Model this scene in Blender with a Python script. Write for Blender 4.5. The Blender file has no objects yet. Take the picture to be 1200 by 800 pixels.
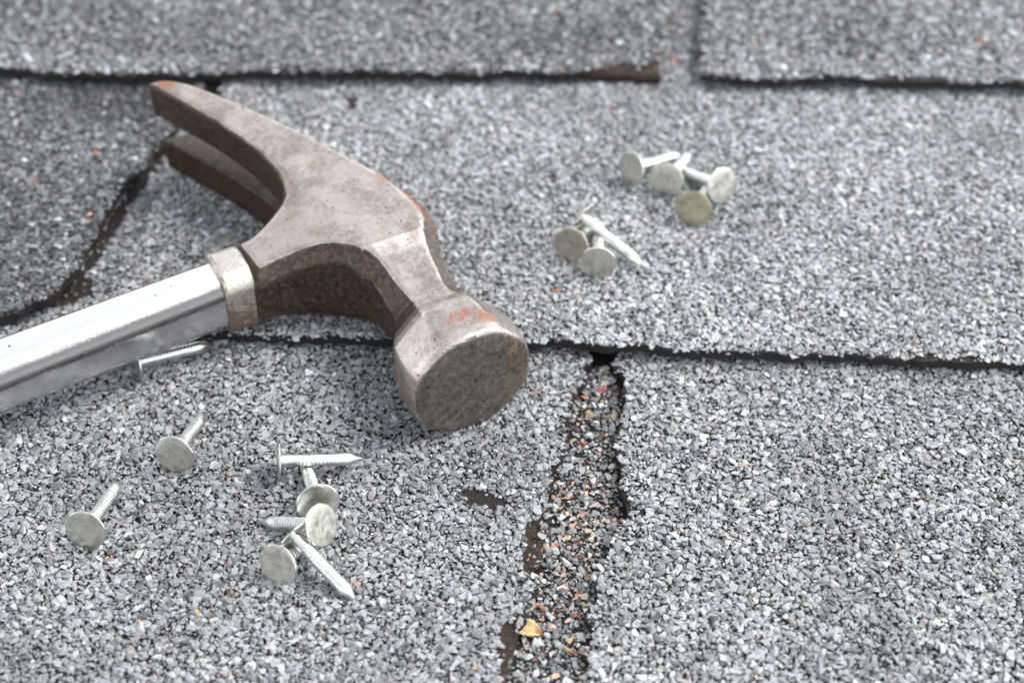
import bpy, math
import numpy as np
from mathutils import Vector, Matrix, Quaternion
from mathutils.geometry import delaunay_2d_cdt

S = bpy.context.scene
COL = S.collection
MM = 0.001
rng = np.random.default_rng(7)

# ------------------------------------------------------------------ camera
F_PX, DIST, PITCH = 2130.0, 512.0, math.radians(45)
cd = bpy.data.cameras.new('camera')
cam = bpy.data.objects.new('camera', cd)
COL.objects.link(cam)
cam.location = (0, -DIST*math.cos(PITCH)*MM, DIST*math.sin(PITCH)*MM)
cam.rotation_euler = (math.radians(90)-PITCH, 0, 0)
cd.sensor_width = 36.0
cd.lens = F_PX/1200*36
cd.clip_start, cd.clip_end = 0.01, 200.0
cd.dof.use_dof = True
cd.dof.focus_distance = 0.467
cd.dof.aperture_fstop = 9.4
S.camera = cam

# ------------------------------------------------------------------ sky and sun (bright overcast)
SUN_EL, SUN_AZ = math.radians(50), math.radians(14)      # azimuth from +X towards +Y
w = bpy.data.worlds.new('World')
S.world = w
w.use_nodes = True
nt = w.node_tree
bg = nt.nodes['Background']
sky = nt.nodes.new('ShaderNodeTexSky')
sky.sky_type = 'NISHITA'
sky.sun_disc = False
sky.sun_elevation = SUN_EL
sky.sun_rotation = math.radians(90)-SUN_AZ
sky.air_density, sky.dust_density, sky.ozone_density = 1.0, 0.6, 1.0
hs = nt.nodes.new('ShaderNodeHueSaturation')
hs.inputs['Saturation'].default_value = 0.10
nt.links.new(sky.outputs[0], hs.inputs['Color'])
nt.links.new(hs.outputs[0], bg.inputs['Color'])
bg.inputs['Strength'].default_value = 0.13
sl = bpy.data.lights.new('sun', 'SUN')
sl.energy = 1.1
sl.angle = math.radians(28)
sl.color = (1.0, 0.97, 0.93)
sun = bpy.data.objects.new('sun', sl)
COL.objects.link(sun)
sd = Vector((math.cos(SUN_EL)*math.cos(SUN_AZ), math.cos(SUN_EL)*math.sin(SUN_AZ), math.sin(SUN_EL)))
sun.rotation_euler = sd.to_track_quat('Z', 'Y').to_euler()
sun.location = sd*3

S.view_settings.view_transform = 'Standard'
S.view_settings.look = 'None'
S.view_settings.exposure = 1.70
S.view_settings.gamma = 1.0
S.view_settings.use_curve_mapping = False

# ------------------------------------------------------------------ measuring helpers (millimetres)
CP = np.array([0, -DIST*math.cos(PITCH), DIST*math.sin(PITCH)])
FW = np.array([0, math.cos(PITCH), -math.sin(PITCH)])
UP = np.array([0, math.sin(PITCH), math.cos(PITCH)])


def back(x, y, h=0.0):
    """where the sight line measured at (x, y) in the photograph meets height h"""
    d = FW*F_PX + np.array([1.0, 0, 0])*(x-600) - UP*(y-400)
    return CP + d*((h-CP[2])/d[2])


def hash2(i, j, s):
    v = np.sin(i*127.1 + j*311.7 + s*74.7)*43758.5453
    return v - np.floor(v)


def noise2(x, y, s=0):
    x = np.asarray(x, float); y = np.asarray(y, float)
    i, j = np.floor(x), np.floor(y)
    fx, fy = x-i, y-j
    fx = fx*fx*(3-2*fx); fy = fy*fy*(3-2*fy)
    a = hash2(i, j, s)*(1-fx) + hash2(i+1, j, s)*fx
    b = hash2(i, j+1, s)*(1-fx) + hash2(i+1, j+1, s)*fx
    return (a*(1-fy) + b*fy)*2-1


def poly_sdf(px, py, poly):
    """signed distance to a polygon, negative inside"""
    px = np.asarray(px, float); py = np.asarray(py, float)
    best = np.full(px.shape, 1e9)
    ins = np.zeros(px.shape, bool)
    n = len(poly)
    for k in range(n):
        x0, y0 = poly[k]; x1, y1 = poly[(k+1) % n]
        ex, ey = x1-x0, y1-y0
        l2 = ex*ex+ey*ey
        if l2 < 1e-12:
            continue
        t = np.clip(((px-x0)*ex+(py-y0)*ey)/l2, 0, 1)
        dx, dy = px-x0-ex*t, py-y0-ey*t
        best = np.minimum(best, dx*dx+dy*dy)
        if y0 != y1:
            c = ((y0 > py) != (y1 > py)) & (px < ex*(py-y0)/(y1-y0)+x0)
            ins ^= c
    d = np.sqrt(best)
    return np.where(ins, -d, d)


def densify(pts, step):
    out = []
    n = len(pts)
    for k in range(n):
        a = np.array(pts[k]); b = np.array(pts[(k+1) % n])
        m = max(1, int(np.linalg.norm(b-a)/step))
        for q in range(m):
            out.append(a+(b-a)*q/m)
    return np.array(out)


def catmull(pts, per=6):
    pts = np.array(pts, float); out = []
    n = len(pts)
    for k in range(n):
        p0, p1, p2, p3 = pts[k-1], pts[k], pts[(k+1) % n], pts[(k+2) % n]
        for q in range(per):
            t = q/per
            out.append(0.5*((2*p1)+(-p0+p2)*t+(2*p0-5*p1+4*p2-p3)*t*t+(-p0+3*p1-3*p2+p3)*t**3))
    return np.array(out)


def mesh_np(name, verts, faces, mat=None, parent=None, smooth=False):
    """verts (n,3) in mm, faces list or (m,k) array"""
    me = bpy.data.meshes.new(name)
    verts = np.asarray(verts, np.float32)*MM
    if isinstance(faces, np.ndarray):
        m, k = faces.shape
        me.vertices.add(len(verts)); me.vertices.foreach_set('co', verts.ravel())
        me.loops.add(m*k); me.loops.foreach_set('vertex_index', faces.astype(np.int32).ravel())
        me.polygons.add(m)
        me.polygons.foreach_set('loop_start', np.arange(0, m*k, k, dtype=np.int32))
        me.update(calc_edges=True)
    else:
        me.from_pydata([tuple(v) for v in verts], [], faces)
        me.update()
    me.polygons.foreach_set('use_smooth', np.full(len(me.polygons), smooth))
    if mat:
        me.materials.append(mat)
    o = bpy.data.objects.new(name, me)
    COL.objects.link(o)
    if parent:
        o.parent = parent
    return o


def attr(o, name, vals):
    a = o.data.attributes.new(name, 'FLOAT', 'POINT')
    a.data.foreach_set('value', np.asarray(vals, np.float32))


def colattr(o, name, cols):
    a = o.data.attributes.new(name, 'FLOAT_COLOR', 'POINT')
    c = np.ones((len(cols), 4), np.float32); c[:, :3] = cols
    a.data.foreach_set('color', c.ravel())


# ------------------------------------------------------------------ materials
class NT:
    def __init__(self, name):
        self.m = bpy.data.materials.new(name)
        self.m.use_nodes = True
        self.t = self.m.node_tree
        self.b = self.t.nodes['Principled BSDF']
        tc = self.n('ShaderNodeTexCoord')
        mp = self.n('ShaderNodeMapping')
        mp.inputs['Scale'].default_value = (1000, 1000, 1000)
        self.link(tc.outputs['Object'], mp.inputs[0])
        self.co = mp.outputs[0]                        # object coordinates in millimetres

    def n(self, t):
        return self.t.nodes.new(t)

    def link(self, a, b):
        self.t.links.new(a, b)

    def noise(self, scale, detail=3, rough=0.55, co=None, stretch=None):
        n = self.n('ShaderNodeTexNoise')
        n.inputs['Scale'].default_value = scale
        n.inputs['Detail'].default_value = detail
        n.inputs['Roughness'].default_value = rough
        c = co or self.co
        if stretch:
            mp = self.n('ShaderNodeMapping'); mp.inputs['Scale'].default_value = stretch
            self.link(c, mp.inputs[0]); c = mp.outputs[0]
        self.link(c, n.inputs['Vector'])
        return n.outputs['Fac']

    def ramp(self, fac, stops):
        r = self.n('ShaderNodeValToRGB')
        e = r.color_ramp.elements
        while len(e) < len(stops):
            e.new(0.5)
        for el, (p, c) in zip(e, stops):
            el.position = p
            el.color = (*c, 1) if len(c) == 3 else c
        self.link(fac, r.inputs[0])
        return r.outputs[0]

    def mix(self, f, a, b):
        m = self.n('ShaderNodeMix'); m.data_type = 'RGBA'
        for s, v in ((0, f), (6, a), (7, b)):
            if isinstance(v, (int, float)):
                m.inputs[s].default_value = v
            elif isinstance(v, tuple):
                m.inputs[s].default_value = (*v, 1)
            else:
                self.link(v, m.inputs[s])
        return m.outputs[2]

    def math(self, op, a, b=0.0, clamp=False):
        m = self.n('ShaderNodeMath'); m.operation = op; m.use_clamp = clamp
        for s, v in ((0, a), (1, b)):
            if isinstance(v, (int, float)):
                m.inputs[s].default_value = v
            else:
                self.link(v, m.inputs[s])
        return m.outputs[0]

    def remap(self, v, lo, hi, a=0.0, b=1.0):
        m = self.n('ShaderNodeMapRange'); m.interpolation_type = 'SMOOTHSTEP'
        for s, q in zip((1, 2, 3, 4), (lo, hi, a, b)):
            m.inputs[s].default_value = q
        self.link(v, m.inputs[0])
        return m.outputs[0]

    def attr(self, name, col=False):
        a = self.n('ShaderNodeAttribute'); a.attribute_name = name
        return a.outputs['Color' if col else 'Fac']

    def set(self, **k):
        for key, v in k.items():
            s = self.b.inputs[key.replace('_', ' ')]
            if isinstance(v, (int, float)):
                s.default_value = v
            elif isinstance(v, tuple):
                s.default_value = (*v, 1)
            else:
                self.link(v, s)

    def bump(self, h, dist, strength=1.0):
        b = self.n('ShaderNodeBump')
        b.inputs['Distance'].default_value = dist*MM
        b.inputs['Strength'].default_value = strength
        self.link(h, b.inputs['Height'])
        self.link(b.outputs[0], self.b.inputs['Normal'])


def mat_granule():
    k = NT('mineral_granule')
    c = k.attr('tint', True)
    n = k.noise(1.6, 3, 0.6)
    v = k.remap(n, 0.3, 0.7, 0.78, 1.18)
    mul = k.n('ShaderNodeVectorMath'); mul.operation = 'SCALE'
    k.link(c, mul.inputs[0]); k.link(v, mul.inputs['Scale'])
    k.set(Base_Color=mul.outputs[0], Roughness=0.62)
    k.b.inputs['Specular IOR Level'].default_value = 0.45
    k.bump(k.noise(3.0, 3, 0.6), 0.12, 0.7)
    return k.m


def mat_asphalt():
    k = NT('asphalt_felt')
    n = k.noise(0.55, 5, 0.65)
    fi = k.noise(4.0, 3, 0.6)
    c = k.ramp(n, [(0.32, (0.005, 0.004, 0.004)), (0.6, (0.011, 0.009, 0.008)), (0.8, (0.028, 0.018, 0.013))])
    c = k.mix(k.remap(fi, 0.58, 0.8, 0, 0.6), c, (0.022, 0.019, 0.017))
    k.set(Base_Color=c, Roughness=0.85)
    k.bump(fi, 0.35, 0.9)
    return k.m


def mat_brown_felt():
    k = NT('brown_felt')
    n = k.noise(0.9, 5, 0.7)
    c = k.ramp(n, [(0.38, (0.008, 0.006, 0.005)), (0.56, (0.026, 0.014, 0.010)), (0.74, (0.085, 0.042, 0.025))])
    k.set(Base_Color=c, Roughness=0.9)
    k.bump(k.noise(3.0, 4, 0.65), 0.4, 0.9)
    return k.m


def mat_roof():
    k = NT('far_roof_granules')
    v = k.n('ShaderNodeTexVoronoi'); v.inputs['Scale'].default_value = 0.6
    k.link(k.co, v.inputs['Vector'])
    g = k.n('ShaderNodeRGBToBW'); k.link(v.outputs['Color'], g.inputs[0])
    c = k.ramp(g.outputs[0], [(0.1, (0.04, 0.04, 0.042)), (0.5, (0.16, 0.162, 0.167)), (0.9, (0.32, 0.322, 0.33))])
    k.set(Base_Color=c, Roughness=0.8)
    k.bump(v.outputs['Distance'], 0.5, 0.8)
    return k.m


def mat_hammer():
    k = NT('forged_steel')
    big = k.noise(0.16, 4, 0.6)
    mid = k.noise(0.7, 5, 0.65)
    fine = k.noise(3.2, 4, 0.7)
    brush = k.noise(1.0, 4, 0.6, stretch=(0.5, 3.0, 3.0))
    steel = k.ramp(mid, [(0.30, (0.225, 0.198, 0.184)), (0.5, (0.345, 0.313, 0.297)), (0.72, (0.475, 0.442, 0.425))])
    steel = k.mix(k.remap(big, 0.42, 0.62, 0, 0.5), steel, (0.20, 0.150, 0.125))
    steel = k.mix(k.remap(fine, 0.60, 0.74, 0, 0.28), steel, (0.44, 0.415, 0.40))
    steel = k.mix(k.remap(fine, 0.42, 0.30, 0, 0.25), steel, (0.10, 0.08, 0.072))
    pink = k.noise(0.07, 3, 0.6)
    steel = k.mix(k.remap(pink, 0.45, 0.62, 0, 0.55), steel, (0.50, 0.458, 0.440))
    scr = k.noise(1.0, 3, 0.6, stretch=(0.18, 2.6, 2.6))
    steel = k.mix(k.remap(scr, 0.62, 0.70, 0, 0.55), steel, (0.48, 0.45, 0.44))
    scr2 = k.noise(1.3, 2, 0.5, stretch=(2.2, 0.22, 2.2))
    steel = k.mix(k.remap(scr2, 0.66, 0.72, 0, 0.6), steel, (0.07, 0.055, 0.048))
    pit = k.remap(k.noise(0.9, 2, 0.4), 0.69, 0.73)
    steel = k.mix(k.math('MULTIPLY', pit, 0.8), steel, (0.05, 0.035, 0.028))
    dark = k.ramp(mid, [(0.34, (0.010, 0.007, 0.006)), (0.48, (0.030, 0.020, 0.015)), (0.60, (0.065, 0.042, 0.031)), (0.72, (0.13, 0.083, 0.056))])
    dark = k.mix(k.remap(k.noise(2.1, 3, 0.6), 0.62, 0.70, 0, 0.6), dark, (0.30, 0.225, 0.14))
    dark = k.mix(k.remap(big, 0.50, 0.62, 0, 0.6), dark, (0.050, 0.036, 0.030))
    sc = k.math('ADD', k.attr('forged'), k.math('MULTIPLY', k.math('SUBTRACT', fine, 0.5), 1.3))
    sc = k.remap(sc, 0.35, 0.65)
    c = k.mix(sc, steel, dark)
    face = k.ramp(k.noise(0.45, 6, 0.75), [(0.32, (0.075, 0.069, 0.064)), (0.5, (0.19, 0.180, 0.170)), (0.68, (0.33, 0.315, 0.295))])
    face = k.mix(k.remap(k.noise(0.9, 4, 0.7, stretch=(1, 0.5, 2.6)), 0.55, 0.66, 0, 0.6), face, (0.25, 0.17, 0.09))
    face = k.mix(k.remap(k.noise(0.62, 2, 0.4), 0.70, 0.74, 0, 0.75), face, (0.03, 0.025, 0.022))
    face = k.mix(k.remap(fine, 0.60, 0.75, 0, 0.35), face, (0.28, 0.20, 0.11))
    fa = k.remap(k.math('ADD', k.attr('face'), k.math('MULTIPLY', k.math('SUBTRACT', fine, 0.5), 0.6)), 0.4, 0.6)
    c = k.mix(fa, c, face)
    st = k.math('ADD', k.attr('stain'), k.math('MULTIPLY', k.math('SUBTRACT', mid, 0.5), 1.6))
    c = k.mix(k.remap(st, 0.4, 0.75, 0, 0.7), c, (0.29, 0.20, 0.105))
    wr = k.math('ADD', k.attr('wear'), k.math('MULTIPLY', k.math('SUBTRACT', fine, 0.5), 1.5))
    wr = k.remap(wr, 0.30, 0.95, 0, 0.85)
    c = k.mix(wr, c, (0.74, 0.70, 0.68))
    ru = k.math('ADD', k.attr('rust'), k.math('MULTIPLY', k.math('SUBTRACT', mid, 0.5), 1.7))
    ru = k.remap(ru, 0.38, 0.72, 0, 0.85)
    rc = k.ramp(k.noise(1.5, 4, 0.7), [(0.3, (0.075, 0.024, 0.012)), (0.52, (0.23, 0.078, 0.034)), (0.75, (0.36, 0.17, 0.09))])
    c = k.mix(ru, c, rc)
    met = k.math('SUBTRACT', 0.82, k.math('MULTIPLY', sc, 0.45))
    met = k.math('MULTIPLY', met, k.math('SUBTRACT', 1.0, k.math('MULTIPLY', ru, 0.9)))
    rg = k.math('ADD', k.remap(brush, 0.3, 0.7, 0.24, 0.38), k.math('MULTIPLY', ru, 0.35))
    rg = k.math('ADD', rg, k.math('MULTIPLY', sc, 0.06))
    rg = k.math('SUBTRACT', rg, k.math('MULTIPLY', wr, 0.12))
    k.set(Base_Color=c, Metallic=met, Roughness=rg)
    h = k.math('ADD', k.math('MULTIPLY', fine, 0.45), k.math('MULTIPLY', mid, 0.8))
    h = k.math('ADD', h, k.math('MULTIPLY', brush, 0.25))
    h = k.math('SUBTRACT', h, k.math('MULTIPLY', pit, 0.8))
    h = k.math('MULTIPLY', h, k.math('ADD', 0.45, k.math('MULTIPLY', sc, 0.9)))
    k.bump(h, 0.15, 0.75)
    return k.m


def mat_plated():
    k = NT('plated_steel')
    lon = k.noise(0.9, 4, 0.6, stretch=(4.0, 0.12, 4.0))
    fine = k.noise(2.2, 4, 0.7)
    mid = k.noise(0.35, 4, 0.65)
    c = k.ramp(lon, [(0.3, (0.74, 0.74, 0.75)), (0.7, (0.88, 0.88, 0.89))])
    refl_gr = k.math('ADD', k.attr('grime_reflection'), k.math('MULTIPLY', k.math('SUBTRACT', fine, 0.5), 0.65))
    refl_gr = k.math('ADD', refl_gr, k.math('MULTIPLY', k.math('SUBTRACT', lon, 0.5), 0.5))
    refl_gr = k.remap(refl_gr, 0.16, 0.66, 0, 0.88)
    c = k.mix(refl_gr, c, (0.085, 0.08, 0.078))  # painted dark reflection and grime tone mixed into the plating colour
    sp = k.remap(k.noise(0.55, 3, 0.5), 0.705, 0.735)
    c = k.mix(sp, c, (0.03, 0.025, 0.02))
    met = k.math('SUBTRACT', 1.0, k.math('MULTIPLY', sp, 0.9))
    rg = k.math('ADD', k.remap(mid, 0.3, 0.7, 0.13, 0.23), k.math('MULTIPLY', refl_gr, 0.12))
    k.set(Base_Color=c, Metallic=met, Roughness=rg)
    h = k.math('ADD', k.math('MULTIPLY', lon, 0.35), k.math('MULTIPLY', sp, -1.5))
    h = k.math('ADD', h, k.math('MULTIPLY', mid, 0.5))
    k.bump(h, 0.08, 0.5)
    return k.m


def mat_collar():
    k = NT('worn_brassy_collar')
    mid = k.noise(0.5, 5, 0.7)
    fine = k.noise(2.0, 4, 0.7)
    c = k.ramp(fine, [(0.3, (0.42, 0.395, 0.35)), (0.7, (0.66, 0.635, 0.58))])
    st = k.math('ADD', k.attr('rust'), k.math('MULTIPLY', k.math('SUBTRACT', mid, 0.5), 2.2))
    st = k.remap(st, 0.34, 0.74, 0, 0.9)
    c = k.mix(st, c, (0.085, 0.048, 0.030))
    c = k.mix(k.remap(k.noise(0.8, 3), 0.66, 0.72), c, (0.22, 0.10, 0.04))
    k.set(Base_Color=c, Metallic=k.math('SUBTRACT', 0.95, k.math('MULTIPLY', st, 0.6)),
          Roughness=k.math('ADD', 0.30, k.math('MULTIPLY', st, 0.3)))
    k.bump(k.math('ADD', mid, k.math('MULTIPLY', fine, 0.5)), 0.25, 0.8)
    return k.m


def mat_zinc(name, lo, hi, spot=0.0, rough=0.42):
    k = NT(name)
    oi = k.n('ShaderNodeObjectInfo')
    ad = k.n('ShaderNodeVectorMath'); ad.operation = 'ADD'
    sc = k.n('ShaderNodeVectorMath'); sc.operation = 'SCALE'
    sc.inputs[0].default_value = (57, 91, 33)
    k.link(oi.outputs['Random'], sc.inputs['Scale'])
    k.link(k.co, ad.inputs[0]); k.link(sc.outputs[0], ad.inputs[1])
    co = ad.outputs[0]
    mid = k.noise(0.45, 4, 0.65, co=co)
    fine = k.noise(2.4, 4, 0.7, co=co)
    c = k.ramp(mid, [(0.28, lo), (0.72, hi)])
    vo = k.n('ShaderNodeTexVoronoi'); vo.inputs['Scale'].default_value = 0.42
    k.link(co, vo.inputs['Vector'])
    bw = k.n('ShaderNodeRGBToBW'); k.link(vo.outputs['Color'], bw.inputs[0])
    c = k.mix(k.remap(bw.outputs[0], 0.2, 0.8, 0, 0.10), c, tuple(0.62*q for q in lo))
    c = k.mix(k.remap(fine, 0.58, 0.78, 0, 0.16), c, (0.82, 0.82, 0.80))
    sm = k.noise(1.1, 4, 0.7, co=co, stretch=(0.5, 2.5, 1))
    c = k.mix(k.remap(sm, 0.62, 0.80, 0, 0.14), c, (0.28, 0.275, 0.25))
    if spot:
        s = k.remap(k.noise(0.28, 3, 0.6, co=co), 0.60, 0.68, 0, spot)
        c = k.mix(s, c, (0.16, 0.09, 0.05))
    k.set(Base_Color=c, Metallic=1.0, Roughness=k.remap(mid, 0.3, 0.7, rough-0.06, rough+0.08))
    k.bump(k.math('ADD', mid, k.math('MULTIPLY', fine, 0.3)), 0.07, 0.6)
    return k.m


def mat_leaf():
    k = NT('dry_leaf_tissue')
    n = k.noise(0.8, 4, 0.6)
    c = k.ramp(n, [(0.3, (0.30, 0.19, 0.08)), (0.55, (0.52, 0.37, 0.18)), (0.75, (0.66, 0.52, 0.30))])
    k.set(Base_Color=c, Roughness=0.7)
    k.bump(k.noise(1.6, 4, 0.6, stretch=(0.4, 3, 1)), 0.25, 0.8)
    return k.m


M_GRAN, M_ASPH, M_FELT, M_ROOF = mat_granule(), mat_asphalt(), mat_brown_felt(), mat_roof()
M_STEEL, M_PLATE, M_COLLAR, M_LEAF = mat_hammer(), mat_plated(), mat_collar(), mat_leaf()
M_ZINC = mat_zinc('galvanised_zinc', (0.58, 0.59, 0.58), (0.84, 0.85, 0.83), rough=0.33)
M_HEAD = mat_zinc('dull_zinc_head', (0.56, 0.562, 0.525), (0.66, 0.662, 0.625), rough=0.25)
M_OLIVE = mat_zinc('tarnished_zinc', (0.20, 0.20, 0.14), (0.42, 0.41, 0.31), spot=0.3)
M_SPOT = mat_zinc('spotted_zinc', (0.38, 0.37, 0.31), (0.58, 0.57, 0.50), spot=0.85)

# ------------------------------------------------------------------ roof
STEP, EXPO, THICK = 4.0, 130.0, 2.5
roof_v = []
roof_f = []
for j in range(21):
    for i in range(21):
        roof_v.append(((i-10)*150.0, (j-10)*150.0, -9.5))
for j in range(20):
    for i in range(20):
        a = j*21+i
        roof_f.append((a, a+1, a+22, a+21))
roof = mesh_np('roof', roof_v, roof_f, M_ROOF)
roof['kind'] = 'structure'
roof['label'] = 'weathered grey asphalt shingle roof under the hammer and nails'


def course_z(c, x, y):
    """top of the asphalt of course c (0 front, 1 middle, 2 top, -1 under the front)"""
    x = np.asarray(x, float); y = np.asarray(y, float)
    z = STEP*c - STEP*(y+5)/EXPO
    return z + 0.40*noise2(x/34+c*9, y/34, 3) + 0.16*noise2(x/11, y/11+c*5, 4)


NPROTO = 60
PROTO = []
PROTO_F = []


def make_protos():
    import bmesh
    for k in range(NPROTO):
        r = np.random.default_rng(100+k)
        m = 9
        p = r.normal(size=(m, 3)); p /= np.linalg.norm(p, axis=1)[:, None]
        p *= r.uniform(0.72, 1.0, (m, 1))
        p *= np.array([1.0, r.uniform(0.62, 0.95), r.uniform(0.28, 0.50)])
        bm = bmesh.new()
        for q in p:
            bm.verts.new(q)
        res = bmesh.ops.convex_hull(bm, input=bm.verts)
        bmesh.ops.delete(bm, geom=list({e for e in res['geom_unused'] + res['geom_interior'] if isinstance(e, bmesh.types.BMVert)}), context='VERTS')
        bmesh.ops.triangulate(bm, faces=bm.faces)
        bm.verts.index_update()
        PROTO.append(np.array([v.co[:] for v in bm.verts]))
        PROTO_F.append(np.array([[v.index for v in f.verts] for f in bm.faces]))
        bm.free()


make_protos()
SMALL, SMALL_F = [], []                                 # eight-sided crumbs for the grit between the granules
for k in range(NPROTO):
    q_ = np.random.default_rng(900+k)
    SMALL.append(np.array([[1, 0, 0], [0, 1, 0], [-1, 0, 0], [0, -1, 0], [0, 0, 1], [0, 0, -1.0]])*q_.uniform(0.55, 1.0, (6, 1))+q_.normal(0, 0.12, (6, 3)))
    SMALL_F.append(np.array([[0, 1, 4], [1, 2, 4], [2, 3, 4], [3, 0, 4], [1, 0, 5], [2, 1, 5], [3, 2, 5], [0, 3, 5]]))


def quat_to_mat(q):
    w_, x, y, z = q.T
    return np.stack([1-2*(y*y+z*z), 2*(x*y-z*w_), 2*(x*z+y*w_),
                     2*(x*y+z*w_), 1-2*(x*x+z*z), 2*(y*z-x*w_),
                     2*(x*z-y*w_), 2*(y*z+x*w_), 1-2*(x*x+y*y)], 1).reshape(-1, 3, 3)


def granules(parent, pos, size, tint, r, tilt=0.30, name='granules', small=False):
    n = len(pos)
    which = r.integers(0, NPROTO, n)
    az = r.uniform(0, 2*math.pi, n)
    ta = r.uniform(0, 2*math.pi, n)
    tl = np.abs(r.normal(0, tilt, n))
    ax = np.stack([np.cos(ta), np.sin(ta), 0*ta], 1)
    q1 = np.concatenate([np.cos(tl/2)[:, None], ax*np.sin(tl/2)[:, None]], 1)
    R1 = quat_to_mat(q1)
    c, s = np.cos(az), np.sin(az)
    R0 = np.zeros((n, 3, 3)); R0[:, 0, 0] = c; R0[:, 0, 1] = -s; R0[:, 1, 0] = s; R0[:, 1, 1] = c; R0[:, 2, 2] = 1
    R = R1 @ R0
    VV, FF, CC = [], [], []
    off = 0
    for k in range(NPROTO):
        ids = np.nonzero(which == k)[0]
        if not len(ids):
            continue
        P = (SMALL if small else PROTO)[k]
        v = np.einsum('nij,pj->npi', R[ids], P)*size[ids][:, None, None] + pos[ids][:, None, :]
        m = len(P)
        f = (SMALL_F if small else PROTO_F)[k][None]+(np.arange(len(ids))*m)[:, None, None]+off
        VV.append(v.reshape(-1, 3)); FF.append(f.reshape(-1, 3)); CC.append(np.repeat(tint[ids], m, 0))
        off += len(ids)*m
    o = mesh_np(name, np.concatenate(VV), np.concatenate(FF), M_GRAN, parent)
    colattr(o, 'tint', np.concatenate(CC))
    o['kind'] = 'stuff'
    return o


def tint_grey(r, n, mean, spread, warm=0.0008):
    g = np.clip(r.normal(mean, spread, n), mean*0.35, 0.62)
    br = r.random(n) < 0.022
    g[br] = r.uniform(0.36, 0.58, br.sum())
    dk = r.random(n) < 0.06
    g[dk] *= 0.45
    c = np.stack([g*0.98, g*0.997, g*1.04], 1)
    wm = r.random(n)
    a = wm < 0.10
    c[a] *= np.array([1.06, 1.0, 0.95])
    b = wm > 1-warm
    nb = b.sum()
    pal = np.array([[0.30, 0.13, 0.08], [0.38, 0.25, 0.15], [0.38, 0.22, 0.17], [0.26, 0.18, 0.12]])
    c[b] = pal[r.integers(0, 4, nb)]
    return c


def tint_slot(r, n):
    g = np.clip(r.lognormal(math.log(0.21), 0.55, n), 0.03, 0.5)
    c = np.stack([g*0.97, g, g*1.03], 1)
    t = r.random(n)
    for lo, hi, col in ((0.0, 0.014, (0.36, 0.085, 0.07)), (0.014, 0.05, (0.38, 0.19, 0.14)), (0.06, 0.105, (0.42, 0.31, 0.20)),
                        (0.105, 0.15, (0.44, 0.34, 0.29)), (0.15, 0.156, (0.20, 0.27, 0.19)), (0.156, 0.21, (0.10, 0.06, 0.045))):
        a = (t >= lo) & (t < hi)
        c[a] = np.array(col)*r.uniform(0.7, 1.15, (a.sum(), 1))
    return c


def scatter(r, x0, x1, y0, y1, sp):
    nx, ny = int((x1-x0)/sp), int((y1-y0)/(sp*0.87))
    gx, gy = np.meshgrid(np.arange(nx), np.arange(ny))
    x = x0+(gx+0.5*(gy % 2))*sp + r.uniform(-0.48, 0.48, gx.shape)*sp
    y = y0+gy*sp*0.87 + r.uniform(-0.48, 0.48, gx.shape)*sp
    return x.ravel(), y.ravel()


def px_poly(pts, h):
    return [tuple(back(x, y, h)[:2]) for x, y in pts]


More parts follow.
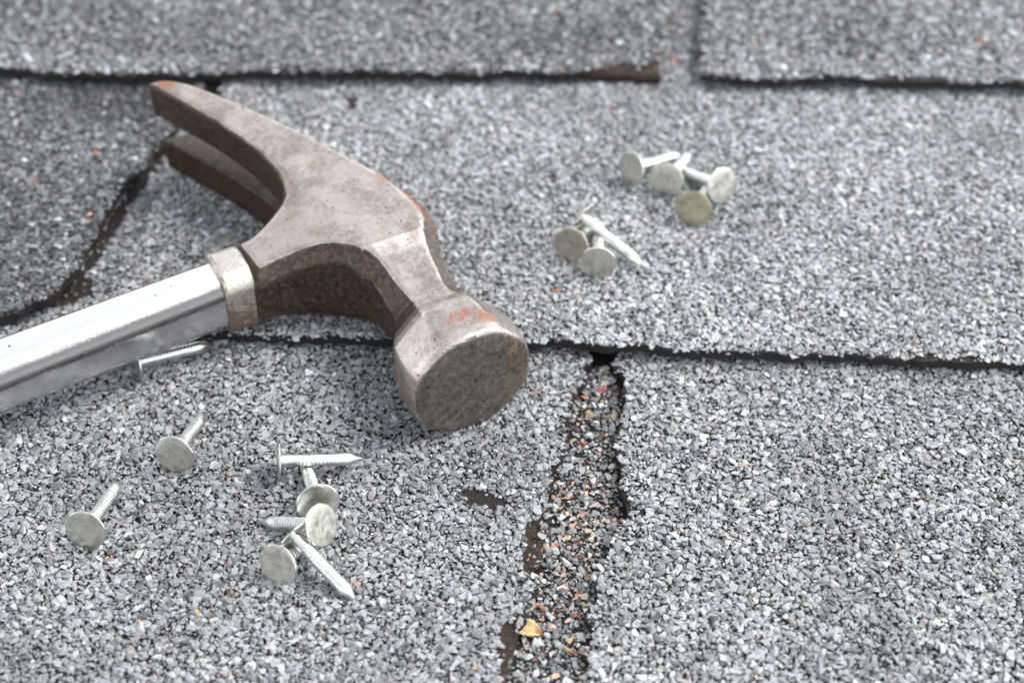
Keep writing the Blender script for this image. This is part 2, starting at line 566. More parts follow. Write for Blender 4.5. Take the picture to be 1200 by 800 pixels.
def shingle(pts, course, seed, mean, spread, holes=(), covers=(), sp=1.08, slot=False, label=None, h_guess=None,
            jag=0.7, cut=None, warm=0.0008, patch=None, grain=1.0, lift=0.0, var=0.16, red=None):
    """a sheet of asphalt with a torn outline, and the mineral granules on it"""
    r = np.random.default_rng(seed)
    h = STEP*course if h_guess is None else h_guess
    poly = np.array(px_poly(pts, h))
    poly = densify(poly, 1.1)
    # torn outline
    t = np.arange(len(poly))
    nrm = np.roll(poly, -1, 0)-np.roll(poly, 1, 0)
    nrm = np.stack([nrm[:, 1], -nrm[:, 0]], 1)/(np.linalg.norm(nrm, axis=1)[:, None]+1e-9)
    dj = jag*(noise2(t*0.35, 0*t+seed, 8)+0.7*noise2(t*0.11, 0*t+seed, 9))
    poly = poly+nrm*dj[:, None]
    n = len(poly)
    # sheet
    x0, y0 = poly.min(0); x1, y1 = poly.max(0)
    gx, gy = np.meshgrid(np.arange(x0+2, x1, 4.5), np.arange(y0+2, y1, 4.5))
    gx, gy = gx.ravel(), gy.ravel()
    ins = poly_sdf(gx, gy, poly) < -1.8
    cuts = [np.array(px_poly(c_, h)) for c_ in (cut or [])]
    cpx = [p for c_ in cuts for p in densify(c_, 1.3) if poly_sdf(np.array([p[0]]), np.array([p[1]]), poly)[0] < -0.5]
    pts2 = [Vector(p) for p in poly]+[Vector(p) for p in cpx]+[Vector((a, b)) for a, b in zip(gx[ins], gy[ins])]
    vc, _, fc, _, _, _ = delaunay_2d_cdt(pts2, [(i, (i+1) % n) for i in range(n)], [], 1, 1e-4)
    vx = np.array([v.x for v in vc]); vy = np.array([v.y for v in vc])
    def surf(x, y):                                      # the rim of an old shingle curls up a little
        e = poly_sdf(x, y, poly)
        return course_z(course, x, y)+lift*np.exp(-(e/9.0)**2)*(0.75+0.5*noise2(x/13, y/13, seed))

    zt = surf(vx, vy)
    if cut is not None:                                  # the torn rim slopes down to the layer below
        ds = np.min([poly_sdf(vx, vy, c_) for c_ in cuts], 0)
        do = poly_sdf(vx, vy, poly)
        zt = zt-np.where((ds < 0.6) & (do > -1.0), 1.7, np.where(ds < -0.3, 0.7, 0))
    top = np.stack([vx, vy, zt], 1)
    # rim: count boundary edges
    ed = {}
    for f in fc:
        for a, b in zip(f, list(f[1:])+[f[0]]):
            ed[(a, b)] = 1
    nb = len(top)
    verts = np.concatenate([top, np.stack([vx, vy, zt-THICK], 1)])
    faces = [tuple(f) for f in fc]+[tuple(a+nb for a in reversed(f)) for f in fc]
    rim = []
    for (a, b) in ed:
        if (b, a) not in ed:
            rim.append((b, a, a+nb, b+nb))
    sh = mesh_np('shingle', verts, faces+rim, M_ASPH, roof)
    sh.data.materials.append(M_FELT)
    mi = np.zeros(len(sh.data.polygons), np.int32)
    if cut is not None:                                  # bare felt showing where the granules broke off
        cx = np.array([np.mean(vx[list(f)]) for f in fc]); cy = np.array([np.mean(vy[list(f)]) for f in fc])
        rx = np.array([np.mean(vx[[q % nb for q in f]]) for f in rim]); ry = np.array([np.mean(vy[[q % nb for q in f]]) for f in rim])
        mi[len(faces):][np.min([poly_sdf(rx, ry, c_) for c_ in cuts], 0) < 0.8] = 1
        mi[:len(fc)][np.min([poly_sdf(cx, cy, c_) for c_ in cuts], 0) < 1.0] = 1
    sh.data.polygons.foreach_set('material_index', mi)
    if label:
        sh['label'] = label
    # granules
    x, y = scatter(r, x0, x1, y0, y1, sp)
    d = poly_sdf(x, y, poly)
    keep = d < r.uniform(-0.5, 0.25, len(x))
    bare = np.zeros(len(x), bool)
    for cp in covers:
        keep &= poly_sdf(x, y, cp) > ((r.uniform(-0.6, 1.5, len(x)) if slot else -7))
    for hp in holes:
        dh = poly_sdf(x, y, np.array(px_poly(hp, h)))
        stray = r.random(len(x)) < 0.13
        keep &= (dh > 0.9*noise2(x/1.3, y/1.3, 6)) | stray
        bare |= (dh < -0.4) & stray
    x, y, d, bare = x[keep], y[keep], d[keep], bare[keep]
    z = surf(x, y)
    size = np.clip(r.lognormal(math.log(1.02), 0.36, len(x)), 0.5, 1.85)*grain
    size = np.where(bare, size*0.6, size)
    if slot:                                             # finer dark grit between the stones
        x2, y2 = scatter(r, x0, x1, y0, y1, 0.9)
        k2 = (poly_sdf(x2, y2, poly) < 0) & (r.random(len(x2)) < 0.55)
        for cp in covers:
            k2 &= poly_sdf(x2, y2, cp) > r.uniform(-0.5, 1.1, len(x2))
        x = np.concatenate([x, x2[k2]]); y = np.concatenate([y, y2[k2]]); d = np.concatenate([d, 0*x2[k2]-9])
        z = np.concatenate([z, surf(x2[k2], y2[k2])]); size = np.concatenate([size, r.uniform(0.25, 0.6, k2.sum())])
    up = r.random(len(x))
    z = z+size*0.22+np.where(up > 0.62, 0.55*(up-0.62)/0.38+0.15, 0)
    droop = (d > -0.9) & (r.random(len(x)) < 0.55)
    z = np.where(droop, z-r.uniform(0, 1.0, len(x)), z)
    if slot:
        tint = tint_slot(r, len(x))
    else:
        tint = tint_grey(r, len(x), mean, spread, warm)
        lf = 1+var*noise2(x/28, y/28, seed)+0.08*noise2(x/7, y/7, seed+1)
        tint = tint*lf[:, None]
        if red is not None:
            rz = (poly_sdf(x, y, np.array(px_poly(red, h))) < 0) & (r.random(len(x)) < 0.45)
            tint = np.where(rz[:, None], tint_slot(r, len(x))*1.1, tint)
        tint = np.where(bare[:, None], tint_slot(r, len(x))*0.6, tint)
        if patch is not None:
            tint = tint*patch(x, y)[:, None]
    for hp in holes:                                     # crumbs of asphalt and felt on the bare patches
        q = np.array(px_poly(hp, h))
        a0, b0 = q.min(0); a1, b1 = q.max(0)
        x2, y2 = scatter(r, a0, a1, b0, b1, 0.62)
        k2 = (poly_sdf(x2, y2, q) < 0.3) & (poly_sdf(x2, y2, poly) < -0.2) & (r.random(len(x2)) < 0.45*(1+noise2(x2/2.2, y2/2.2, 12)))
        x2, y2 = x2[k2], y2[k2]
        z2 = surf(x2, y2)
        if cut is not None:
            dc = np.min([poly_sdf(x2, y2, c_) for c_ in cuts], 0)
            z2 = z2-np.where(dc < -0.3, 0.7, 0)-np.where((dc < 0.3) & (poly_sdf(x2, y2, poly) > -1.0), 0.6, 0)
        m2 = len(x2)
        if m2:
            pal = np.array([[0.030, 0.018, 0.012], [0.012, 0.010, 0.009], [0.075, 0.042, 0.026], [0.050, 0.045, 0.042], [0.11, 0.10, 0.095]])
            x = np.concatenate([x, x2]); y = np.concatenate([y, y2]); z = np.concatenate([z, z2])
            size = np.concatenate([size, r.uniform(0.22, 0.62, m2)])
            is_cut = cut is not None and any(hp is c_ for c_ in cut)
            tint = np.concatenate([tint, pal[r.integers(0, 5, m2)]*(1.0 if is_cut else 0.35)])
    g = granules(sh, np.stack([x, y, z], 1), size, np.clip(tint, 0.01, 0.85), r)
    if course in (0, 1):                                 # fine grit pressed into the asphalt between the granules
        x2, y2 = scatter(r, x0, x1, y0, y1, 1.15)
        k2 = poly_sdf(x2, y2, poly) < -0.3
        for cp in covers:
            k2 &= poly_sdf(x2, y2, cp) > -4
        for hp in holes:
            k2 &= poly_sdf(x2, y2, np.array(px_poly(hp, h))) > 0.2
        x2, y2 = x2[k2], y2[k2]
        m2 = len(x2)
        t2 = tint_grey(r, m2, mean*0.72, spread*1.1, 0.0005)
        granules(sh, np.stack([x2, y2, surf(x2, y2)+r.uniform(0.1, 0.45, m2)], 1), r.uniform(0.35, 0.72, m2), np.clip(t2, 0.01, 0.8), r, name='fine_grit', small=True)
    return sh, poly, g


# outlines measured in the photograph
MR = [(258, 95), (240, 130), (222, 165), (200, 202), (185, 235), (165, 275), (140, 315), (122, 350), (112, 378),
      (150, 388), (250, 392), (300, 396), (370, 397), (440, 397), (520, 398), (615, 402), (660, 403), (700, 407), (742, 409), (770, 411),
      (800, 414), (860, 416), (930, 417), (1000, 420), (1075, 423), (1140, 425), (1200, 428), (1330, 431), (1330, -65), (300, -65), (262, 70)]
ML = [(245, 70), (238, 98), (222, 118), (204, 147), (190, 160), (176, 174), (172, 190), (156, 207), (139, 222), (132, 238), (126, 252), (117, 270),
      (106, 283), (98, 302), (92, 318), (80, 333), (70, 347), (58, 356), (40, 362), (22, 371), (0, 374), (-40, 377), (-120, 380), (-120, -65), (280, -65)]
TL = [(-120, 73), (0, 75), (63, 77), (148, 80), (247, 80), (320, 80), (400, 80), (470, 80), (540, 79), (600, 79), (680, 78),
      (727, 78), (760, 78), (774, 77), (776, 55), (783, 22), (790, 0), (805, -65), (-120, -65)]
TR = [(823, 83), (850, 84), (890, 84), (930, 85), (980, 86), (1030, 87), (1060, 87), (1103, 88), (1145, 90), (1200, 91), (1330, 93),
      (1330, -65), (835, -65), (826, -20), (822, 20), (822, 45), (820, 70)]
FL = [(-120, 40), (320, 40), (320, 360), (698, 385), (697, 416), (687, 432), (683, 446), (668, 461), (662, 476), (666, 490), (664, 512), (661, 530), (652, 545),
      (646, 565), (645, 599), (638, 615), (634, 640), (628, 670), (625, 686), (626, 700), (613, 727), (606, 750), (600, 780), (594, 805), (584, 890), (-120, 890)]
FR = [(716, 385), (722, 417), (721, 432), (730, 447), (731, 467), (733, 485), (730, 500), (723, 530), (726, 552), (727, 566), (731, 590), (732, 612), (726, 628), (719, 643), (712, 656),
      (703, 680), (700, 700), (691, 722), (688, 760), (684, 805), (674, 890), (1330, 890), (1330, 385)]
SLOT = [(560, 380), (800, 380), (800, 890), (480, 890)]
TSLOT = [(768, -65), (850, -65), (850, 40), (840, 63), (812, 66), (797, 63), (781, 65), (768, 60)]

FELT_CUT = [(644, 600), (639, 615), (635, 640), (629, 670), (626, 690), (619, 689), (607, 664), (617, 647), (616, 635), (611, 620), (626, 617)]
FELT_CUT2 = [(616, 722), (610, 735), (605, 760), (598, 790), (590, 840), (580, 840), (588, 800), (582, 764), (592, 737), (606, 729)]
HOLE_L = [(541, 584), (556, 578), (570, 582), (586, 590), (597, 600), (582, 605), (564, 602), (548, 595)]
HOLE_R = [(738, 603), (750, 601), (763, 606), (758, 609), (748, 608), (738, 607)]
HOLE_R2 = [(728, 570), (733, 582), (736, 600), (733, 615), (726, 600)]
HOLE_M1 = [(402, 108), (414, 104), (420, 116), (410, 122)]
HOLE_M2 = [(232, 92), (256, 92), (258, 106), (248, 112), (236, 104)]
REDZONE = [(150, 290), (172, 240), (196, 190), (240, 190), (220, 240), (190, 300), (150, 320)]
HOLE_B = [(1178, 786), (1192, 783), (1196, 795), (1184, 799)]

CUT_TL = [(690, 80), (690, 75), (712, 72), (728, 67), (750, 66), (778, 61), (780, 80)]
CUT_TR = [(1020, 89), (1030, 81), (1046, 79), (1058, 84), (1076, 84), (1090, 82), (1104, 79), (1112, 90)]
CUT_MR = [(1072, 426), (1078, 419), (1090, 415), (1100, 419), (1104, 427)]
CUT_MR2 = [(1112, 428), (1120, 420), (1136, 419), (1144, 428)]
GAP_M = [(206, 140), (202, 162), (178, 200), (156, 232), (138, 264), (118, 298), (102, 320), (110, 334), (112, 346), (92, 350), (60, 366), (50, 352), (90, 318), (120, 262), (160, 200), (190, 150)]
P_T = [np.array(px_poly(TL, 2*STEP)), np.array(px_poly(TR, 2*STEP))]
P_M = [np.array(px_poly(ML, STEP)), np.array(px_poly(MR, STEP))]
P_F = [np.array(px_poly(FL, 0)), np.array(px_poly(FR, 0))]

shingle(SLOT, -1, 11, 0.2, 0.1, covers=P_F+P_M, slot=True, label='strip of shingle with red and tan granules in the front gap', sp=1.30, jag=0.2)
shingle(FL, 0, 12, 0.265, 0.058, holes=[FELT_CUT, FELT_CUT2, HOLE_L, GAP_M], covers=P_M, red=REDZONE, cut=[FELT_CUT, FELT_CUT2], jag=1.05,
        label='front left shingle under the hammer face with a torn edge')
shingle(FR, 0, 13, 0.275, 0.060, holes=[HOLE_R, HOLE_R2, HOLE_B], covers=P_M, jag=1.15, label='front right shingle beside the gap of red granules')
shingle(ML, 1, 14, 0.115, 0.062, var=0.42, covers=P_T, warm=0.0015, label='dark weathered shingle left of the hammer claw', lift=2.2)
shingle(MR, 1, 15, 0.305, 0.066, covers=P_T, holes=[HOLE_M1, HOLE_M2, CUT_MR, CUT_MR2], warm=0.0008, label='broad pale shingle behind the hammer', lift=0.9)
shingle(TL, 2, 16, 0.170, 0.085, var=0.30, label='grey shingle along the top left edge of the view', lift=2.0, holes=[CUT_TL], cut=[CUT_TL])
shingle(TR, 2, 17, 0.195, 0.095, var=0.32, label='grey shingle in the top right corner', lift=2.0, holes=[CUT_TR], warm=0.003)
ts = shingle(TSLOT, 1.08, 18, 0.15, 0.07, covers=[], label='short strip of shingle in the gap between the two top shingles', h_guess=4.4, warm=0.05, jag=0.3)

# ------------------------------------------------------------------ hammer
H0 = 18.5
TH = math.radians(27.5)
O2 = back(552, 448, 17.5)


def smax(a, b, k):
    h = np.clip(0.5-0.5*(b-a)/k, 0, 1)
    return b*(1-h)+a*h+k*h*(1-h)


def smin(a, b, k):
    return -smax(-a, -b, k)


PLAN = catmull([(-140.0, -36.2), (-139.4, -32.2), (-136.0, -28.0), (-131.0, -23.8), (-116, -14.6), (-102, -6.8), (-84.4, 1.9), (-72, 7.6), (-62, 12.0), (-55, 14.0), (-48, 13.6), (-43.5, 12.0),
                (-39, 10.6), (-34, 9.6), (-31, 8.2), (-30, 0), (-31, -8.2), (-34, -9.6), (-39, -11.0), (-43.0, -12.9), (-46.5, -15.2), (-49.6, -19.5), (-51.4, -25), (-52.4, -31), (-52.8, -38.2),
                (-56, -39.3), (-66, -39.3), (-69, -38.2), (-69.8, -33), (-72.8, -25.8), (-76.6, -20.6), (-82.5, -18.4), (-91.8, -18.9), (-101.8, -21.4), (-116, -26.4), (-127.7, -31.6), (-136.0, -35.4), (-139.2, -37.0)], 6)


def bell_u(u):
    return u-2.4*np.clip((u+42)/16, 0, 1)


def head_sdf(u, v, h, d2=None):
    if d2 is None:
        d2 = poly_sdf(u, v, PLAN)
    ah = np.abs(h)
    # body and claws
    T = np.interp(u, [-48, -45.5, -42, -37, -30], [14.5, 14.0, 12.3, 8.0, 2.0])
    q = np.clip((-60-u)/90, 0, 1)
    T = T+1.5*q*q*(3-2*q)
    q = np.clip((v+41)/30, 0, 1)
    r_u = np.clip((u+100)/26, 0, 1)
    T = T-4.9*(1-q*q*(3-2*q))*r_u*r_u*(3-2*r_u)
    c_in = np.interp(u, [-95, -80, -62, -45, -34], [0.8, 1.2, 3.2, 4.2, 4.4])
    c_out = np.interp(u, [-72, -58, -46, -34], [0.9, 3.4, 4.4, 4.4])
    m = np.clip((v+6)/6, 0, 1)
    c = c_in*(1-m)+c_out*m
    body = smax(d2, ah-T, 0.7)
    body = smax(body, (d2+ah-T+c)*0.7071, 0.9)
    Sg = np.interp(u, [-144, -100, -88, -83, -60], [4.6, 3.2, 1.9, 0.0, -14.0])
    body = smax(body, (Sg-ah)*0.95, 0.6)
    body = np.where(h < 0, smax(body, -(u+137.5)*0.95+0*h, 0.6), body)
    # poll: octagonal neck, bell and crowned face
    u = bell_u(u)
    A = np.interp(u, [-52, -46, -42, -38, -34, -30, -26, -22, -18.5, -16, -11, -5, -2, 1], [10.0, 11.8, 11.4, 10.6, 10.2, 10.2, 10.9, 12.5, 14.6, 15.7, 16.5, 17.2, 17.3, 17.2])
    cc = np.interp(u, [-50, -34, -22, -16, -4], [4.4, 4.4, 6.6, 9.0, 10.0])
    av = np.abs(v)
    Hh = np.maximum(A, np.interp(u, [-52, -48, -45.6, -34, -30], [11.5, 12.4, 13.7, 10.7, 10.2]))
    oc = np.maximum(av-A, ah-Hh)
    oc = smax(oc, (av+ah-(A+Hh-cc))*0.7071, 0.6)
    rr = np.sqrt(v*v+h*h)
    R = np.interp(u, [-50, -18, -8, 0], [20, 18.8, 18.2, 17.3])
    oc = smax(oc, rr-R, 1.2)
    poll = smax(oc, u+rr*rr/240.0, 1.7)
    poll = smax(poll, (u+rr-16.5)*0.7071, 0.8)
    poll = smax(poll, -(u+52), 0.5)
    return smin(body, poll, 1.4)


def build_head():
    st = 0.62
    us = np.arange(-148, 5.0, st); vs = np.arange(-42, 20.5, st); hs_ = np.arange(-19.2, 19.3, st)
    U2, V2 = np.meshgrid(us, vs, indexing='ij')
    d2 = poly_sdf(U2, V2, PLAN)
    G = head_sdf(U2[:, :, None], V2[:, :, None], hs_[None, None, :], d2[:, :, None])
    neg = G < 0
    nx, ny, nz = G.shape
    cnt = np.zeros((nx-1, ny-1, nz-1), np.int8)
    cor = [(i, j, k) for i in (0, 1) for j in (0, 1) for k in (0, 1)]
    for i, j, k in cor:
        cnt += neg[i:nx-1+i, j:ny-1+j, k:nz-1+k]
    act = (cnt > 0) & (cnt < 8)
    idx = -np.ones(act.shape, np.int64)
    ci = np.argwhere(act)
    idx[act] = np.arange(len(ci))
    acc = np.zeros((len(ci), 3)); nn = np.zeros(len(ci))
    for a in range(8):
        for b in range(a+1, 8):
            pa, pb = np.array(cor[a]), np.array(cor[b])
            if np.abs(pa-pb).sum() != 1:
                continue
            ga = G[tuple((ci+pa).T)]; gb = G[tuple((ci+pb).T)]
            x = (ga < 0) != (gb < 0)
            t = np.where(x, ga/(ga-gb+1e-12), 0)
            acc += np.where(x[:, None], pa+(pb-pa)*t[:, None], 0)
            nn += x
    V = (ci+acc/nn[:, None])*st+np.array([us[0], vs[0], hs_[0]])
    faces = []
    for ax in range(3):
        e = [0, 0, 0]; e[ax] = 1
        sl0 = [slice(1, -1)]*3; sl1 = [slice(1, -1)]*3
        sl0[ax] = slice(0, -1); sl1[ax] = slice(1, None)
        a = neg[tuple(sl0)]; b = neg[tuple(sl1)]
        w_ = np.argwhere(a != b)
        flip = a[tuple(w_.T)]
        base = w_+1; base[:, ax] -= 1
        o1, o2 = [(1, 2), (2, 0), (0, 1)][ax]
        q = []
        for da, db in ((-1, -1), (0, -1), (0, 0), (-1, 0)):
            p = base.copy(); p[:, o1] += da; p[:, o2] += db
            q.append(idx[tuple(p.T)])
        q = np.stack(q, 1)
        q[~flip] = q[~flip][:, ::-1]
        faces.append(q)
    Fq = np.concatenate(faces)
    # pull the vertices onto the surface
    def grad(P, e=0.05):
        g = []
        for a in range(3):
            d = np.zeros(3); d[a] = e
            g.append(head_sdf(*(P+d).T)-head_sdf(*(P-d).T))
        g = np.stack(g, 1)/(2*e)
        return g
    for _ in range(2):
        f = head_sdf(*V.T); g = grad(V)
        V = V-np.clip(f/((g*g).sum(1)+1e-6), -0.5, 0.5)[:, None]*g
    g = grad(V, 0.15); N = g/(np.linalg.norm(g, axis=1)[:, None]+1e-9)
    e = 0.9
    lap = sum(head_sdf(*(V+np.eye(3)[a]*e).T)+head_sdf(*(V-np.eye(3)[a]*e).T) for a in range(3))-6*head_sdf(*V.T)
    lap = lap/(e*e)
    return V, Fq, N, lap


hammer = bpy.data.objects.new('hammer', None)
COL.objects.link(hammer)
hammer.location = Vector((O2[0], O2[1], 0))*MM
hammer.rotation_euler = (0, 0, TH-math.pi/2)
hammer['label'] = 'worn steel claw hammer lying on its side with rusty head and shiny handle'
hammer['category'] = 'hammer'

V, Fq, N, lap = build_head()
u, v, h = V.T
u0 = u
u = bell_u(u)                                            # bell features measured from the striking face
# forged skin left on the side walls, ground bright on cheeks, facets and bell
side = np.clip((0.86-np.abs(N[:, 2]))/0.12, 0, 1)
forged = side*np.clip((-19.5-u)/3.0, 0, 1)
forged *= np.where(v > 3, 0.62, 1.0)
inner = (u < -84) & (np.abs(h) < 12)
forged = np.where(inner & (v < -2), np.maximum(forged, 0.9), forged)
wear = np.clip((lap-0.07)/0.45, 0, 1)*(0.48+0.30*noise2(u0/3.1+h/4, v/2.7, 21))
wear *= np.clip((h-3)/4, 0, 1)*np.clip((N[:, 2]-0.35)/0.2, 0, 1)*np.clip((v+37.0)/3, 0, 1)*np.where(u < -85, 0.75, 1)
wear = np.maximum(wear, 0.55*np.exp(-((u+3.5)/2.6)**2)*np.clip(N[:, 2]*1.6, 0, 1))
facea = ((N[:, 0] > 0.80) & (u > -3.5)).astype(float)
wear = wear*(1-0.8*facea)
rust = np.zeros(len(u))


def spot(cu, cv, ch, ru, rv, rh, amt):
    global rust
    rust = np.maximum(rust, amt*np.exp(-(((u-cu)/ru)**2+((v-cv)/rv)**2+((h-ch)/rh)**2)))


spot(-10.0, 1.5, 17, 4.0, 6.0, 5, 0.74)
spot(-7.0, 6.5, 15, 3.2, 4.5, 6, 0.80)
spot(-137.5, -32.0, 16, 3.6, 3.4, 4, 1.0)
for cu, cv in ((-70, 7), (-60, 11), (-54, 11), (-94, -3), (-112, -12), (-82, 2.5)):
    spot(cu, cv, 13.5, 6, 2.0, 2.6, 0.80 if cu > -75 else 0.55)
spot(-50, 12, 8, 8, 4, 8, 0.52)
spot(-12, -16, 0, 3, 3, 4, 0.75)
spot(-6, -12, -9, 4, 5, 5, 0.60)
spot(0, -8, -15, 2, 4, 3, 0.6)
spot(-1, 12, 8, 2, 3, 3, 0.55)
rust = np.maximum(rust, 0.30*np.clip(noise2(u/9, v/9+h/11, 5), 0, 1))
stain = (np.clip((v-1)/12, 0, 1)*0.55+np.clip((-h-6)/14, 0, 1)*0.35)*facea + 0.45*np.clip((v-4)/6, 0, 1)*np.clip((-18-u)/4, 0, 1)*np.clip((u+62)/8, 0, 1)*(1-np.clip(N[:, 2]*1.2, 0, 1))

LIFT = np.array([0, 0, H0])


def sub_mesh(name, sel, parent):
    f = Fq[sel]
    used = np.unique(f)
    mp_ = -np.ones(len(V), np.int64); mp_[used] = np.arange(len(used))
    o = mesh_np(name, V[used]+LIFT, mp_[f], M_STEEL, parent, True)
    for nm, arr in (('forged', forged), ('wear', wear), ('rust', rust), ('face', facea), ('stain', stain)):
        attr(o, nm, arr[used])
    o.data.normals_split_custom_set_from_vertices([tuple(q) for q in N[used]])
    return o


fc = V[Fq].mean(1)
fn = N[Fq].mean(1)
isface = (fn[:, 0] > 0.80) & (fc[:, 0] > -1.1)
isclaw = fc[:, 0] < -90
cl_up = isclaw & (fc[:, 2] > 0)
cl_dn = isclaw & (fc[:, 2] <= 0)
head = sub_mesh('hammer_head', ~(isface | isclaw), hammer)
sub_mesh('striking_face', isface, head)['label'] = 'dark pitted striking face with brown stains'
sub_mesh('claw_prong', cl_up, head)
sub_mesh('claw_prong', cl_dn, head)


def sweep_round_rect(name, stations, mat, parent, nseg=14):
    """stations: (length, half width, half height, radius, centre u, centre h); runs towards -v"""
    rows = []
    for (s, a, b, r, cu, ch) in stations:
        ring = []
        for q, (sx, sy) in enumerate(((1, 1), (-1, 1), (-1, -1), (1, -1))):
            for i in range(nseg+1):
                t = math.pi/2*(q+i/nseg)
                ring.append((cu+sx*(a-r)+r*math.cos(t), -s, ch+sy*(b-r)+r*math.sin(t)))
        rows.append(ring)
    m = len(rows[0])
    vv = np.array([p for r_ in rows for p in r_])
    ff = []
    for k in range(len(rows)-1):
        for i in range(m):
            j = (i+1) % m
            ff.append((k*m+i, k*m+j, (k+1)*m+j, (k+1)*m+i))
    ff.append(tuple(reversed(range(m))))
    ff.append(tuple(range((len(rows)-1)*m, len(rows)*m)))
    o = mesh_np(name, vv, ff, mat, parent, True)
    o.data.set_sharp_from_angle(angle=math.radians(40))
    return o, vv


UC = -61.6
HC = H0-0.4
# the collar between head and handle
co_st = []
for s, ex in ((38.2, -0.6), (38.6, -0.1), (39.2, 0.15), (41.0, 0.05), (44.0, 0.0), (46.2, 0.15), (46.9, -0.1), (47.2, -0.7)):
    co_st.append((s, 8.3+ex, 10.5+ex, 5.4, UC, HC))
collar, cvv = sweep_round_rect('collar', co_st, M_COLLAR, hammer)
attr(collar, 'rust', np.clip((cvv[:, 0]-UC)/9, 0, 1)*np.clip((HC+8-cvv[:, 2])/9, 0, 1)*0.72+0.12+0.25*(np.abs(-cvv[:, 1]-42.6) > 3.4))
# the plated tubular handle
ha_st = []
for s in list(np.arange(44, 300, 4.0)):
    t = min(1, (s-44)/70)
    ha_st.append((s, 7.1+1.3*t, 9.2-0.9*t, 5.7+0.6*t, UC+0.042*(s-39), HC+0.2*t))
ha_st += [(301.5, 8.2, 8.1, 6.2, UC+11, HC+0.2), (302.5, 7.0, 7.0, 5.6, UC+11, HC+0.2)]
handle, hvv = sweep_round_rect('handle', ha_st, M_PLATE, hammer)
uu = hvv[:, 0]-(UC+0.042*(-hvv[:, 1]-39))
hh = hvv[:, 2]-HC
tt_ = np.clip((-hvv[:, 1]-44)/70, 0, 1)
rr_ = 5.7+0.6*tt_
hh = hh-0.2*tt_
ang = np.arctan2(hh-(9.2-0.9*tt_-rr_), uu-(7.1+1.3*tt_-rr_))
grime_reflection = np.where((hh > 2.5) & (uu > 2), np.exp(-((ang-0.44)/0.33)**2), 0)*0.95 + (0.20+0.22*np.clip((-1-hh)/6, 0, 1))*(uu > 4.5)  # dark reflections painted along the bend and down the near side, mixed with grime
attr(handle, 'grime_reflection', grime_reflection)

# ------------------------------------------------------------------ roofing nails
NL, NR = 22.0, 5.5


def lathe(profile, nseg, square=None):
    vv, ff = [], []
    for k, (z, r) in enumerate(profile):
        for i in range(nseg):
            t = 2*math.pi*i/nseg
            q = r
            if square and square[k]:
                q = r/max(abs(math.cos(t)), abs(math.sin(t)))*(1-square[k]*0.0)*0.82
            vv.append((q*math.cos(t), q*math.sin(t), z))
    for k in range(len(profile)-1):
        for i in range(nseg):
            j = (i+1) % nseg
            ff.append((k*nseg+i, k*nseg+j, (k+1)*nseg+j, (k+1)*nseg+i))
    ff.append(tuple(reversed(range(nseg))))
    ff.append(tuple(range((len(profile)-1)*nseg, len(profile)*nseg)))
    return np.array(vv), [tuple(f) for f in ff]


# head: a thin disc, slightly dished, z = 0 at the outer face
hv, hf = lathe([(0.06, 2.0), (0.0, 4.6), (0.05, 5.25), (0.25, NR), (0.55, NR), (0.72, 5.2), (0.80, 2.6), (1.15, 1.75)], 40)
r_ = np.random.default_rng(3)
rad = np.hypot(hv[:, 0], hv[:, 1])
ang = np.arctan2(hv[:, 1], hv[:, 0])
sc_ = 1+0.012*np.sin(ang*3+1)+0.008*np.sin(ang*7)
hv[:, 0] *= sc_; hv[:, 1] *= sc_
prof, sq = [(0.9, 1.76), (4.5, 1.68)], [0, 0]
z = 5.0
while z < 15.6:
    prof += [(z, 1.70), (z+0.25, 1.60), (z+0.38, 1.60), (z+0.58, 1.73)]
    sq += [0, 0, 0, 0]
    z += 0.95
prof += [(17.8, 1.72), (18.8, 1.70), (20.4, 1.15), (21.7, 0.58), (22.0, 0.30)]
sq += [0, 0, 1, 1, 1]
sv, sf = lathe(prof, 20, sq)


def proto_part(name, vv, ff, mat):
    o = mesh_np(name, vv, ff, mat, None, True)
    o.data.set_sharp_from_angle(angle=math.radians(32))
    me = o.data
    bpy.data.objects.remove(o)
    return me


ME_SHANK = proto_part('shank', sv, sf, M_ZINC)
ME_HEADS = {}
for key, mm in (('plain', M_HEAD), ('olive', M_OLIVE), ('spot', M_SPOT)):
    ME_HEADS[key] = proto_part('nail_head', hv, hf, mm)

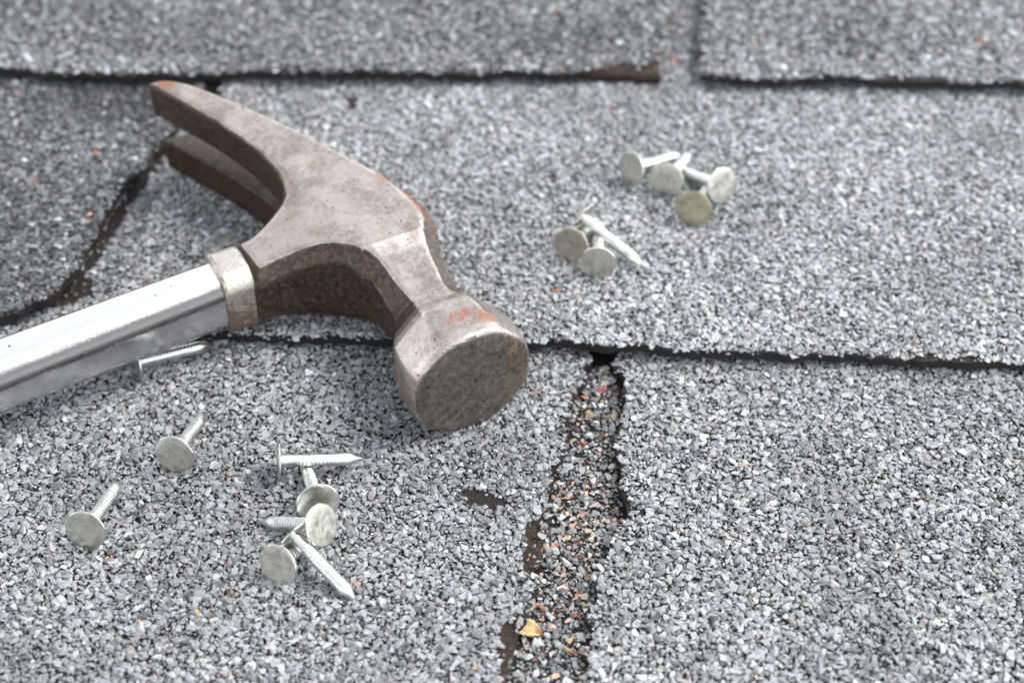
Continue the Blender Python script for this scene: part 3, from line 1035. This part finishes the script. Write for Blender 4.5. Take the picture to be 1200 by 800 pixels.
# (head x, y, head height above shingle, tip x, y, tip height, course, kind, group, label)
GL = 'galvanised roofing nails scattered in front of the hammer'
GR = 'galvanised roofing nails in the two small piles behind the gap'
NAILS = [
    (100, 621, 5.8, 139, 567, 1.2, 0, 'plain', GL, 'lone roofing nail nearest the bottom left corner, flat head towards the viewer'),
    (204, 533, 5.8, 238, 487, 1.2, 0, 'plain', GL, 'lone roofing nail below the handle with an orange chip under its head'),
    (325, 540, 6.0, 419, 537, 4.2, 0, 'plain', GL, 'roofing nail lying level across the top of the front pile, head seen edge-on'),
    (373, 590, 7.6, 358, 545, 1.2, 0, 'plain', GL, 'roofing nail whose point tucks under the level nail of the front pile'),
    (378, 615, 10.0, 314, 612, 1.0, 0, 'plain', GL, 'roofing nail with oval head in mid front pile, point to the left'),
    (325, 662, 6.2, 366, 632, 1.4, 0, 'plain', GL, 'roofing nail with its flat head lowest in the front pile, shank hidden behind'),
    (343, 627, 8.6, 413, 699, 1.4, 0, 'plain', GL, 'roofing nail with ringed shank and sharp point at the bottom of the front pile'),
    (157, 425, 5.6, 236, 406, 3.6, 0, 'plain', GL, 'roofing nail half hidden under the hammer handle'),
    (669, 288, 5.6, 697, 262, 1.2, 1, 'spot', GR, 'roofing nail with brown spotted head at the left of the nearer pile'),
    (700, 309, 5.4, 703, 257, 3.6, 1, 'plain', GR, 'roofing nail with clean round grey head in the nearer pile of three'),
    (683, 256, 8.4, 756, 313, 1.6, 1, 'plain', GR, 'roofing nail lying on top of the nearer pile with its ringed shank pointing right'),
    (739, 198, 5.6, 791, 184, 1.4, 1, 'plain', GR, 'leftmost roofing nail of the far pile, shank pointing right'),
    (781, 211, 5.6, 804, 186, 1.8, 1, 'plain', GR, 'roofing nail second from left in the far pile, short shank above round head'),
    (847, 218, 6.4, 803, 203, 0.4, 1, 'plain', GR, 'rightmost roofing nail of the far pile, shank pointing left'),
    (813, 245, 5.8, 829, 222, 1.4, 1, 'olive', GR, 'roofing nail with tarnished olive head at the front of the far pile'),
]
for k, (hx, hy, hz, tx, ty, tz, crs, kind, grp, lab) in enumerate(NAILS):
    p = back(hx, hy, hz); p = back(hx, hy, hz+0.7+float(course_z(crs, p[0], p[1])))
    q = back(tx, ty, tz); q = back(tx, ty, tz+0.5+float(course_z(crs, q[0], q[1])))
    ax = Vector(q-p).normalized()
    e = bpy.data.objects.new('roofing_nail', None)
    COL.objects.link(e)
    e.empty_display_size = 0.004
    e.location = Vector(p)*MM
    e.rotation_mode = 'QUATERNION'
    e.rotation_quaternion = ax.to_track_quat('Z', 'Y') @ Quaternion((0, 0, 1), 0.7*k)
    e['label'], e['category'], e['group'] = lab, 'nail', grp
    for nm, me in (('nail_head', ME_HEADS[kind]), ('shank', ME_SHANK)):
        o = bpy.data.objects.new(nm, me)
        COL.objects.link(o)
        o.parent = e
        if nm == 'nail_head' and kind != 'plain':
            o['label'] = {'olive': 'tarnished olive green nail head', 'spot': 'nail head with brown spots'}[kind]

# ------------------------------------------------------------------ a scrap of dry leaf in the gap
lp = back(621, 742, -1.0)
nu, nv = 13, 9
lv, lf = [], []
for i in range(nu):
    t = i/(nu-1)
    half = 2.3*math.sin(math.pi*min(1, 0.12+0.88*t)**0.8)*(1 - 0.15*(i % 2))+0.12
    for j in range(nv):
        s_ = j/(nv-1)*2-1
        lv.append((t*6.6-3.3, s_*half+0.5*math.sin(t*2.6), 0.9*s_*s_+0.35*math.sin(t*4)+0.28*math.cos(s_*9)*0.5-0.25*(abs(s_) < 0.1)))
n0 = len(lv)
lv += [(a, b, c-0.12) for a, b, c in lv]
for i in range(nu-1):
    for j in range(nv-1):
        a = i*nv+j
        lf.append((a, a+nv, a+nv+1, a+1))
        lf.append((n0+a, n0+a+1, n0+a+nv+1, n0+a+nv))
rim = [i*nv for i in range(nu)]+[(nu-1)*nv+j for j in range(1, nv)]+[i*nv+nv-1 for i in range(nu-2, -1, -1)]+[j for j in range(nv-2, 0, -1)]
for a, b in zip(rim, rim[1:]+rim[:1]):
    lf.append((b, a, n0+a, n0+b))
leaf = mesh_np('dry_leaf', lv, lf, M_LEAF, None, True)
leaf.location = (lp[0]*MM, lp[1]*MM, float(course_z(-1, lp[0], lp[1])+1.4)*MM)
leaf.rotation_euler = (0.25, 0.15, -0.35)
leaf['label'] = 'small curled tan leaf scrap in the gap between the front shingles'
leaf['category'] = 'leaf'

# single coloured grains that stand out on the shingles
ex = [(202, 552, 0, (0.40, 0.18, 0.06), 1.15), (826, 502, 0, (0.28, 0.12, 0.06), 1.2), (868, 549, 0, (0.34, 0.19, 0.13), 1.1), (834, 492, 0, (0.72, 0.72, 0.70), 1.6),
      (131, 662, 0, (0.30, 0.15, 0.08), 1.2), (251, 722, 0, (0.45, 0.34, 0.22), 1.1), (268, 666, 0, (0.30, 0.12, 0.09), 0.9), (270, 560, 0, (0.40, 0.29, 0.24), 1.1),
      (1072, 405, 1, (0.33, 0.17, 0.12), 1.0), (356, 510, 0, (0.30, 0.12, 0.09), 0.8)]
pp, ss, tt = [], [], []
for x, y, c_, col, s_ in ex:
    p = back(x, y, STEP*c_+1)
    pp.append((p[0], p[1], float(course_z(c_, p[0], p[1]))+1.1)); ss.append(s_); tt.append(col)
loose = granules(roof, np.array(pp), np.array(ss), np.array(tt), np.random.default_rng(5))
loose.name = 'loose_granules'
